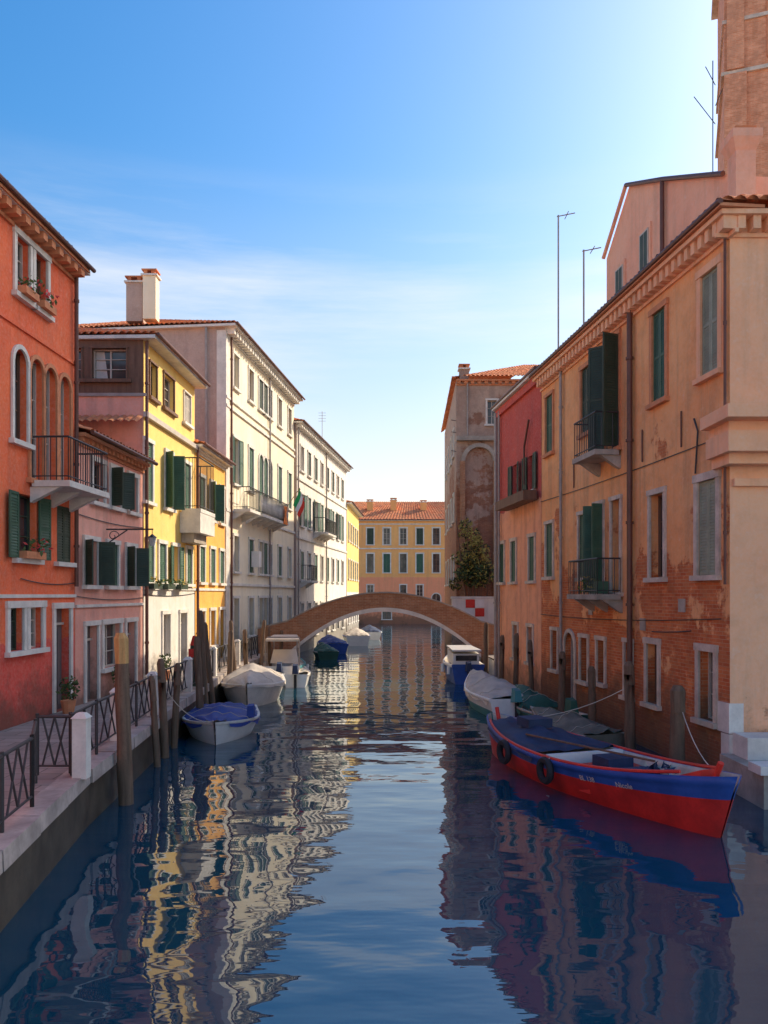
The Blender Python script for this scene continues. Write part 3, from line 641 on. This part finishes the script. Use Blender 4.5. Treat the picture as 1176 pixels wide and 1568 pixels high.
# ------------------------------------------------------------------ BRIDGE
B=Obj('arched_canal_bridge'); Y0,Y1=40.0,43.0; N=48
top=lambda x:3.86-1.76*(x/5.3)**2 if abs(x)<5.3 else 2.1
intr=lambda x:2.95-1.8*(x/4.25)**2
xs=[-4.75+9.5*i/N for i in range(N+1)]
for yy in (Y0,Y1):
    for a,b in zip(xs[:-1],xs[1:]): B.face('spandrel','bridge',[(a,yy,intr(a)),(b,yy,intr(b)),(b,yy,top(b)),(a,yy,top(a))])
    for e0,e1 in ((-6.2,-4.75),(4.75,6.0)):
        B.face('spandrel','bridge',[(e0,yy,-.5),(e1,yy,-.5),(e1,yy,top(e1)),(e0,yy,top(e0))])
    k=-1 if yy==Y0 else 1; rh=.2
    for a,b in zip(xs[:-1],xs[1:]):
        B.hexa('arch_ring','stone',[(a,yy+k*.003,intr(a)),(b,yy+k*.003,intr(b)),(b,yy+k*.003,intr(b)+rh),(a,yy+k*.003,intr(a)+rh),(a,yy+k*.06,intr(a)),(b,yy+k*.06,intr(b)),(b,yy+k*.06,intr(b)+rh),(a,yy+k*.06,intr(a)+rh)])
    ys=[(yy-.06,yy+.26) if yy==Y0 else (yy-.26,yy+.06)][0]
    xx=[-6.2]+xs+[6.0]
    for a,b in zip(xx[:-1],xx[1:]):
        B.hexa('coping','stoned',[(a,ys[0],top(a)+.002),(b,ys[0],top(b)+.002),(b,ys[1],top(b)+.002),(a,ys[1],top(a)+.002),(a,ys[0],top(a)+.07),(b,ys[0],top(b)+.07),(b,ys[1],top(b)+.07),(a,ys[1],top(a)+.07)])
for a,b in zip(xs[:-1],xs[1:]):
    B.face('vault','stoned',[(a,Y0,intr(a)),(b,Y0,intr(b)),(b,Y1,intr(b)),(a,Y1,intr(a))])
    f=lambda x:top(x)-.55
    B.face('deck','pave',[(a,Y0,f(a)),(b,Y0,f(b)),(b,Y1,f(b)),(a,Y1,f(a))])
for e in (-4.75,4.75): B.face('vault','stoned',[(e,Y0,-.5),(e,Y1,-.5),(e,Y1,intr(e)),(e,Y0,intr(e))])
B.box('abutment','bridge',(4.9,40.05,-.5),(6,42.9,1.6))
B.done()

# ------------------------------------------------------------------ GROUND, QUAY, WATER
E=[(-3.7,-25),(-3.95,6),(-4.3,9.1),(-4.85,13.4),(-5.4,21),(-5.85,30),(-5.6,39.9),(-5.4,43.1),(-5.5,52.2)]
B=Obj('stone_quay')
for a,b in zip(E[:-1],E[1:]):
    B.face('quay_wall','qwall',[(a[0],a[1],-1),(b[0],b[1],-1),(b[0],b[1],G-.2),(a[0],a[1],G-.2)])
    n=max(1,int((b[1]-a[1])/1.3)); A_=V((a[0],a[1],0)); B_=V((b[0],b[1],0))
    for i in range(n):
        p=A_.lerp(B_,i/n+.004); q=A_.lerp(B_,(i+1)/n-.004); dz=.012*random.uniform(-1,1); dx=.02*random.uniform(-1,1)
        B.hexa('kerb','kerb',[(p.x-.34,p.y,G-.2),(q.x-.34,q.y,G-.2),(q.x+.05+dx,q.y,G-.2),(p.x+.05+dx,p.y,G-.2),(p.x-.34,p.y,G+.03+dz),(q.x-.34,q.y,G+.03+dz),(q.x+.04+dx,q.y,G+.03+dz),(p.x+.04+dx,p.y,G+.03+dz)])
B.done()
B=Obj('stone_quay'); B.box('platform','stoned',(6.7,14.4,-.6),(40,16.29,.62)); B.box('kerb','stone',(6.6,14.3,.622),(40,14.8,.78)); B.box('step','stone',(6.95,15.6,.624),(40,16.28,1.05)); B.done()
B=Obj('ground')
B.face('left_bank','pave',[(x-.1,y,G) for x,y in E]+[(-5.5,60,G),(-5,110,G),(-300,110,G),(-300,-25,G)])
B.face('right_bank','pave',[(300,16.35,.85),(7.2,16.35,.85),(5.3,34.6,.85),(5.1,35,.85),(4.9,40,.85),(4.9,48,.85),(5.5,64,.85),(16,66,.85),(16,110,.85),(300,110,.85)])
B.face('right_bank','stoned',[(4.87,34.9,-.5),(4.87,48,-.5),(4.87,48,.86),(4.87,34.9,.86)])
B.face('far_bank','pave',[(-300,105.3,.5),(300,105.3,.5),(900,1200,.5),(-900,1200,.5)])
B.done()
me=bpy.data.meshes.new('water'); me.from_pydata([(-60,-25,0),(60,-25,0),(60,106,0),(-60,106,0)],[],[(0,1,2,3)]); me.materials.append(M['water'])
o=bpy.data.objects.new('canal_water',me); sc.collection.objects.link(o)

# ------------------------------------------------------------------ RAILINGS, POSTS
def ex(y):
    for a,b in zip(E[:-1],E[1:]):
        if a[1]<=y<=b[1]: return a[0]+(b[0]-a[0])*(y-a[1])/(b[1]-a[1])
def rail_run(P,name='iron_railing'):
    B=Obj(name); up=V((0,0,1))
    for a,b in zip(P[:-1],P[1:]):
        a=V(a); b=V(b)
        B.bar('posts','iron',a,a+up*.98,.03); B.bar('top_rail','iron',a+up*.93,b+up*.93,.025); B.bar('bottom_rail','iron',a+up*.15,b+up*.15,.018)
        d=b-a
        B.bar('braces','iron',a+up*.15+d*.15,a+up*.93+d*.5,.016,n=6); B.bar('braces','iron',a+up*.15+d*.85,a+up*.93+d*.5,.016,n=6)
        B.bar('braces','iron',a+up*.93+d*.15,a+up*.15+d*.5,.016,n=6); B.bar('braces','iron',a+up*.93+d*.85,a+up*.15+d*.5,.016,n=6)
    B.bar('posts','iron',V(P[-1]),V(P[-1])+up*.98,.03); B.done()
def sp(B,x,y,h=.95):
    B.box('post','stone',(x-.11,y-.11,G),(x+.11,y+.11,G+h)); B.hexa('post','stone',[(x-.13,y-.13,G+h),(x+.13,y-.13,G+h),(x+.13,y+.13,G+h),(x-.13,y+.13,G+h),(x-.06,y-.06,G+h+.08),(x+.06,y-.06,G+h+.08),(x+.06,y+.06,G+h+.08),(x-.06,y+.06,G+h+.08)])
rail_run([(ex(y)-.2,y,G+.03) for y in (5,6.6,8.2,9.8,11.0)])
rail_run([(ex(11)-.2,11.0,G+.03),(ex(11)-.75,12.4,G+.03)]); rail_run([(-5.5,12.95,G+.03),(-4.95,12.95,G+.03)])
B=Obj('stone_post'); sp(B,-4.78,12.9); B.done()
ys=[13.1+1.55*i for i in range(17)]; rail_run([(ex(y)-.22,y,G+.03) for y in ys])
for y in (16.0,19.3,23.9,28.6,33.2):
    B=Obj('stone_post'); sp(B,ex(y)-.22,y+.1,.98); B.done()
def pole(x,y,top_,r=.12,lean=(0,0),bare=False):
    B=Obj('mooring_pole'); B.smooth={'shaft'}
    zs=[-1,0,.6,1.2,1.9,top_-.55,top_-.1,top_]; rows=[]
    for z in zs:
        rr=r*(1.1-.04*z)*(1 if z<top_ else .6)
        rows.append([(x+lean[0]*z+rr*math.cos(k*.7854)*(1+.12*math.sin(z*5+k)),y+lean[1]*z+rr*math.sin(k*.7854),z) for k in range(8)])
    B.grid('shaft','wood',rows[:6],closed=True); B.grid('head','woodtop' if bare else 'wood',rows[5:],closed=True); B.face('head','woodtop' if bare else 'wood',rows[-1]); B.done((x,y,0))
pole(-4.68,14.8,3.1,.13,(-.03,0),True)
for x,y,t,r,l in ((-5.0,18.0,2.0,.07,(-.06,0)),(-5.1,19.0,2.3,.09,(-.04,0)),(-5.2,20.2,2.1,.08,(.05,0)),(-5.2,23.2,2.6,.1,(-.05,.02)),(-5.55,25.4,3.3,.1,(-.05,0)),(-5.5,26.3,2.9,.09,(-.10,0)),(-5.6,29.5,2.5,.1,(.03,0)),(-5.6,31,2.8,.08,(-.08,0)),(-5.5,32.7,2.4,.09,(-.03,0)),(-5.3,35,2.7,.08,(.06,0)),(-5.2,37.2,2.4,.1,(-.04,0)),(-4.9,38.6,2.1,.09,(.03,0)),
    (5.85,19.4,2.2,.12,(-.01,0)),(6.1,17.0,1.9,.15,(.01,0)),(5.25,24.2,2.1,.1,(.02,0)),(4.75,29.5,2.4,.09,(.02,0)),(4.35,34.8,2.6,.1,(0,0)),(5.5,21.5,1.9,.1,(-.02,0)),(4.6,32.0,2.2,.09,(.02,0)),(4.9,27,2.3,.08,(-.03,0))): pole(x,y,t,r,l)
B=Obj('fire_hose_post'); B.bar('post','dgreen',(-5.95,25.6,G),(-5.95,25.6,2.2),.13); B.bar('cap','redp',(-5.95,25.6,2.2),(-5.95,25.6,2.5),.14,.05); B.box('sign','redp',(-6.1,25.45,1.8),(-5.8,25.48,2.1)); B.done()

# ------------------------------------------------------------------ BOATS
def boat(name,stern,bow,beam,h,rise,cols,cover=None,cmat=None,double=False,rake=.5,ridge=.35,crange=(.0,1.),extra=None,srise=None,blunt=2.3,text=None,ties=True,band=.42):
    B=Obj(name); B.smooth={'hull','cover'}
    S=V((stern[0],stern[1],0)); E_=V((bow[0],bow[1],0)); D=E_-S; Ln=D.length; d=D.normalized(); n=V((d.y,-d.x,0))
    srise=rise*.5 if srise is None else srise
    def hw(t):
        if double: return beam/2*max(.02,(math.sin(math.pi*min(max(t,.0),1.)) )**.55)
        return beam/2*((.86+.14*min(t/.4,1)) if t<.4 else max(.02,(1-((t-.4)/.6)**blunt)))
    def sh(t): return h+rise*max(0,(t-.45)/.55)**2.2+(srise if double else srise*.3)*max(0,(.4-t)/.4)**2
    ring=[(0,-.35),(.55,-.3),(.8,-.05),(.92+(band-.42)*.2,band),(.985,.75),(1.0,.84),(1.045,.86),(1.045,1.0),(.93,1.0),(.9,.9),(.78,.25),(0,.25)]
    NS=24
    def pt(t,q,sg):
        w,zf=q; H=sh(t); z=zf*H if zf>0 else zf
        if zf==.25: z=.16+ .3*max(0,(t-.8)/.2)**2*H
        fl=1-.35*max(0,1-max(zf,0))*max(0,(t-.55)/.45)
        ww=w*hw(t)*fl; lng=t*Ln+rake*max(0,zf)*(max(0,(t-.7)/.3)**2)-(rake*.6*max(0,zf)*(max(0,(.3-t)/.3)**2) if double else 0)
        return S+d*(lng)+n*sg*ww+V((0,0,z))
    rm=[cols[0],cols[0],cols[0],cols[1],cols[2],cols[3],cols[3],cols[3],'hullin','hullin','hullin']
    tt=[.5-.5*math.cos(math.pi*i/NS) for i in range(NS+1)]
    for sg in (-1,1):
        B.grid('hull',None,[[pt(t,q,sg) for q in ring] for t in tt],mats=rm)
    for t in ((0,) if not double else ()):
        for sg in(-1,1): B.face('transom',cols[1],[pt(0,q,sg) for q in ring[:8]]+[pt(0,(0,1.0),sg)])
    if cover:
        a,b=crange; rows=[]; NC=28
        for i in range(NC+1):
            t=a+(b-a)*i/NC; row=[]
            for k in range(-8,9):
                u=k/8; p=pt(t,(1.06*abs(u),1.0),1 if u>0 else -1)
                e=math.sin(math.pi*min(1,max(0,(i/NC))))**.5
                up=ridge*(1-abs(u)**1.3)*e*(.85+.15*math.cos(t*14)); sag=.09*mnoise.noise(V((t*9,u*4,beam*3)))+.03*math.sin(t*26)*(1-abs(u))
                row.append(p+V((0,0,.02+up+sag-((.16+.05*math.sin(t*31)) if abs(k)==8 else 0))))
            rows.append(row)
        B.grid('cover',cmat,rows)
        if ties:
            for i in range(5,NC-2,9):
                B.path('cover_ties','frame',[q+V((0,0,.012)) for q in rows[i]],.007,5)
    def at(t,u,z): return S+d*t*Ln+n*u*hw(t)+V((0,0,z))
    if extra: extra(B,at,sh,d,n)
    loc=V((S.x,S.y,0)); root=B.done(loc)
    for (t,body_,size) in (text or ()):
        cu=bpy.data.curves.new('hull_lettering','FONT'); cu.body=body_; cu.size=size; cu.extrude=.002; cu.align_x='CENTER'; cu.materials.append(M['frame'])
        to=bpy.data.objects.new('hull_lettering',cu); sc.collection.objects.link(to); to.parent=root
        P0=pt(t-.05,(1.0,.84),1); P1=pt(t+.05,(1.0,.84),1); X=(P1-P0).normalized(); lo=pt(t,(.92,.42),1); hi=pt(t,(1.0,.84),1)
        Z=X.cross((hi-lo).normalized()).normalized(); Y=Z.cross(X)
        mm=Matrix((X,Y,Z)).transposed().to_4x4(); mm.translation=lo.lerp(hi,.55)+Z*.045-loc; to.matrix_local=mm
    return at
def motor(B,at,sh,d,n,c='dbcov'):
    p=at(0,0,.0)-d*.2
    B.hexa('outboard_motor',c,[p+d*.2+n*.14+V((0,0,.55)),p+d*.2-n*.14+V((0,0,.55)),p-d*.2-n*.12+V((0,0,.6)),p-d*.2+n*.12+V((0,0,.6)),p+d*.16+n*.11+V((0,0,.98)),p+d*.16-n*.11+V((0,0,.98)),p-d*.14-n*.08+V((0,0,.93)),p-d*.14+n*.08+V((0,0,.93))])
    B.bar('outboard_motor','rubber',p+V((0,0,.55)),p+V((0,0,-.3)),.06)
def fend(B,at,sh,ts,sg=1):
    for t in ts: q=at(t,1.12*sg,sh(t)*.9); B.bar('fenders','whitep',q,q-V((0,0,.35)),.07)
def ex1(B,at,sh,d,n):
    p=at(.75,-1.0,.55); B.hexa('outboard_motor','bcov',[p+V(q) for q in ((-.1,-.1,0),(.1,-.1,0),(.1,.15,0),(-.1,.15,0),(-.08,-.08,.3),(.08,-.08,.3),(.08,.1,.34),(-.08,.1,.34))])
boat('white_motorboat',(-4.7,24.3),(-4.25,20.6),2.0,.48,.14,('whitep','whitep','whitep','stone'),True,'bcov',ridge=.2,crange=(.03,.93),rake=.35,blunt=3.4,extra=ex1)
boat('white_motorboat',(-4.9,31.6),(-4.55,27.2),2.2,.7,.15,('stone','stone','stone','whitep'),True,'ccov',ridge=.6,crange=(.0,.97),rake=.4,blunt=3.2)
def ex3(B,at,sh,d,n):
    P=[at(.42,-.75,.8),at(.42,-.75,1.9),at(.42,.75,1.9),at(.42,.75,.8)]; B.path('canopy_frame','gpipe',P,.03)
    P=[at(.3,-.8,1.75),at(.3,.8,1.75),at(.7,.7,1.85),at(.7,-.7,1.85)]; B.hexa('canopy','ccov',P+[p+V((0,0,.1)) for p in P])
    for t,u in ((.3,-.8),(.3,.8),(.7,.7),(.7,-.7)): B.bar('canopy_frame','gpipe',at(t,u,.7),at(t,u,1.78),.03)
    P=[at(.55,-.7,.7),at(.55,.7,.7),at(.8,.55,.7),at(.8,-.55,.7)]; Q=[at(.62,-.6,1.3),at(.62,.6,1.3),at(.76,.45,1.15),at(.76,-.45,1.15)]; B.hexa('cabin','whitep',P+Q)
    motor(B,at,sh,d,n); fend(B,at,sh,(.2,.5))
boat('cabin_motorboat',(-4.35,34.0),(-4.6,39.0),1.9,.75,.35,('whitep','whitep','whitep','teal'),extra=ex3)
def ex4(B,at,sh,d,n): motor(B,at,sh,d,n)
boat('white_motorboat',(-3.6,33.2),(-3.8,36.4),1.1,.5,.3,('whitep','whitep','whitep','stone'),True,'ccov',ridge=.2,crange=(.3,.95),extra=ex4)
boat('white_motorboat',(-3.1,52),(-3.9,57),1.9,.6,.3,('whitep','bluep','whitep','whitep'),True,'bcov',ridge=.35)
boat('white_motorboat',(-1.9,60),(-2.4,65.5),2.0,.7,.3,('whitep','whitep','whitep','bluep'),True,'ccov',ridge=.5)
boat('white_motorboat',(-1.1,68),(-1.4,73),2.0,.6,.3,('whitep','whitep','whitep','whitep'),True,'dbcov',ridge=.5)
boat('dark_rowing_boat',(-3.2,47),(-3.9,51),1.4,.45,.3,('gcov','gcov','gcov','whitep'),True,'gcov',ridge=.3)
def exblue(B,at,sh,d,n):
    P=[at(.12,-.8,.75),at(.12,.8,.75),at(.6,.75,.85),at(.6,-.75,.85)]; Q=[p+V((0,0,.5)) for p in P]; B.hexa('cabin','whitep',P+Q)
    R=[at(.08,-.9,1.36),at(.08,.9,1.36),at(.64,.8,1.4),at(.64,-.8,1.4)]; B.hexa('cabin_roof','whitep',R+[p+V((0,0,.07)) for p in R])
    B.hexa('rear_window','glass',[at(.115,-.65,.95),at(.115,.65,.95),at(.118,.65,.95),at(.118,-.65,.95),at(.115,-.65,1.18),at(.115,.65,1.18),at(.118,.65,1.18),at(.118,-.65,1.18)])
    motor(B,at,sh,d,n); fend(B,at,sh,(.1,.4),-1)
boat('blue_cabin_boat',(3.55,34.4),(3.35,39.2),1.55,.8,.3,('bluep','bluep','bluep','whitep'),extra=exblue)
boat('white_covered_boat',(3.95,24.6),(3.35,30.4),1.75,.6,.35,('teal','whitep','whitep','whitep'),True,'ccov',ridge=.4,crange=(.05,.97),extra=lambda B,at,sh,d,n:motor(B,at,sh,d,n,'teal'))
boat('green_covered_boat',(5.05,22.3),(4.3,26.4),1.4,.45,.3,('gcov','gcov','teal','stoned'),True,'gcov',ridge=.42,crange=(.45,.97),extra=lambda B,at,sh,d,n:motor(B,at,sh,d,n,'gcov'))
boat('olive_covered_boat',(5.35,19.6),(4.3,22.6),1.35,.4,.25,('ocov','ocov','ocov','stoned'),True,'ocov',ridge=.3,crange=(.05,.95))
def exred(B,at,sh,d,n):
    for t in (.30,.62,.75):
        P=[at(t,-.88,.42),at(t,.88,.42),at(t+.03,.88,.42),at(t+.03,-.88,.42)]; B.hexa('thwarts','bluep' if t<.7 else 'redp',P+[p+V((0,0,.06)) for p in P])
    P=[at(.5,-.88,.15),at(.5,.88,.15),at(.515,.88,.15),at(.515,-.88,.15)]; B.hexa('bulkhead','whitep',P+[p+V((0,0,.5)) for p in P])
    P=[at(.53,-.85,.17),at(.53,.85,.17),at(.68,.85,.17),at(.68,-.85,.17)]; B.hexa('cargo_box','redp',P+[p+V((0,0,.3)) for p in P])
    P=[at(.56,-.5,.48),at(.56,.1,.48),at(.63,.1,.48),at(.63,-.5,.48)]; B.hexa('crate','dbcov',P+[p+V((0,0,.2)) for p in P])
    P=[at(.72,-.3,.4),at(.72,.5,.4),at(.8,.45,.4),at(.8,-.3,.4)]; B.hexa('folded_cover','dbcov',P+[p*1+V((0,0,.28)) for p in P])
    P=[at(.86,-.85,.55),at(.86,.85,.55),at(.97,.6,.9),at(.97,-.6,.9)]; B.hexa('foredeck','redp',P+[p+V((0,0,.12)) for p in P])
    clump(B,'rags',at(.8,-.1,.72),(.3,.25,.08),50,.12,['ccov','dbcov','dbcov'])
    P=[at(.2,-.35,.85),at(.2,.35,.85),at(.28,.35,.85),at(.28,-.35,.85)]; B.hexa('engine_box','dbcov',P+[p+V((0,0,.2)) for p in P])
    B.bar('boat_hook','brown',at(.32,.6,.8),at(.72,-.5,.75),.022)
    for t,sg in ((.55,1),(.3,1)):
        c=at(t,sg*1.13,.42); N_=20; rows=[]
        for i in range(N_):
            a=2*math.pi*i/N_; rad=d*math.cos(a)+V((0,0,1))*math.sin(a)
            rows.append([c+rad*(.20+.07*math.cos(b*math.pi/3))+n*.07*math.sin(b*math.pi/3) for b in range(6)])
        rows.append(rows[0]); B.grid('tyre_fenders','rubber',rows,closed=True)
        B.bar('tyre_fenders','ccov',c+V((0,0,.2)),at(t,sg*1.0,sh(t)+.03),.012)
    for sg in (-1,1):
        pts=[at(t,sg*1.0,sh(t)+.02) for t in [.06+.04*i for i in range(23)]]; B.path('rub_rail','redp',pts,.03)
    P=at(.97,0,sh(.97)); B.bar('stem_post','redp',P-V((0,0,.3)),P+V((0,0,.18))+d*.25,.05)
    P=at(.03,0,sh(.03)); B.bar('stem_post','redp',P-V((0,0,.3)),P+V((0,0,.2))-d*.2,.05)
boat('red_blue_work_boat',(2.75,20.0),(5.25,12.75),1.95,.62,.42,('redd','bluep','bluep','bluep'),True,'dbcov',double=True,ridge=.24,crange=(.08,.46),rake=.4,extra=exred,srise=.25,text=((.69,'BL 138',.14),(.80,'Nicole',.14)),ties=False,band=.62)
B=Obj('mooring_rope')
def rope(a,b,sag=.25):
    a=V(a);b=V(b); P=[a.lerp(b,i/8)-V((0,0,sag*4*(i/8)*(1-i/8))) for i in range(9)]; B.path('rope','ccov',P,.01,6)
rope((5.3,12.8,.95),(6.2,17,1.4)); rope((2.8,19.9,.8),(5.8,19.4,1.6)); rope((-4.3,20.6,.6),(-5.1,19.0,1.6)); B.done()

# ------------------------------------------------------------------ LIGHT, SKY, CAMERA
SE=math.radians(34); SR=math.radians(57)
w=bpy.data.worlds.new('World'); sc.world=w; w.use_nodes=True; nt=w.node_tree; nt.nodes.clear(); N=NT(nt)
sky=N.n('ShaderNodeTexSky'); sky.sky_type='NISHITA'; sky.sun_disc=False; sky.sun_elevation=SE; sky.sun_rotation=SR
sky.air_density=1.25; sky.dust_density=2.2; sky.ozone_density=3.0; sky.altitude=0
tc=N.n('ShaderNodeTexCoord'); cl=N.noise(tc.outputs['Generated'],1.0,8,.62,(1.6,1.6,15)); c2=N.noise(tc.outputs['Generated'],2.2,2)
sp_=N.n('ShaderNodeSeparateXYZ'); N.l(tc.outputs['Generated'],sp_.inputs[0]); zz=sp_.outputs[2]
band=N.math('MULTIPLY',N.ramp(zz,.16,.26),N.ramp(zz,.34,.46,(1,1,1,1),(0,0,0,1)))
msk=N.math('MULTIPLY',N.math('MULTIPLY',N.ramp(cl,.42,.68),N.ramp(c2,.35,.55)),band)
hs=N.n('ShaderNodeHueSaturation'); hs.inputs['Saturation'].default_value=1.45; hs.inputs['Value'].default_value=1.5; N.l(sky.outputs[0],hs.inputs['Color'])
hz=N.ramp(zz,.0,.48,(1,1,1,1),(0,0,0,1))
hzm=N.math('MULTIPLY',N.math('POWER',hz,1.5),.95)
col=N.mix(hzm,hs.outputs[0],(7.9,7.2,6.5))
col=N.mix(N.math('MULTIPLY',msk,.6),col,(7.2,7.1,7.1))
bg=N.n('ShaderNodeBackground'); bg.inputs[1].default_value=.15; N.l(col,bg.inputs[0]); o=N.n('ShaderNodeOutputWorld'); N.l(bg.outputs[0],o.inputs[0])
sun=bpy.data.lights.new('sun','SUN'); sun.energy=5; sun.angle=math.radians(.5); sun.color=(1,.86,.64)
so=bpy.data.objects.new('sun',sun); sc.collection.objects.link(so)
dirv=V((math.sin(SR)*math.cos(SE),math.cos(SR)*math.cos(SE),math.sin(SE))); so.rotation_euler=(-dirv).to_track_quat('-Z','Y').to_euler(); so.location=(30,30,40)
cam=bpy.data.cameras.new('camera'); cam.sensor_fit='VERTICAL'; cam.sensor_height=36; cam.sensor_width=27; cam.lens=F/1568*36; cam.shift_y=(HZ-784)/1568; cam.clip_end=3000; cam.clip_start=.1
co=bpy.data.objects.new('camera',cam); co.location=(0,0,CH); co.rotation_euler=(math.pi/2,0,0); sc.collection.objects.link(co); sc.camera=co
sc.view_settings.view_transform='Standard'; sc.view_settings.look='None'; sc.view_settings.exposure=0
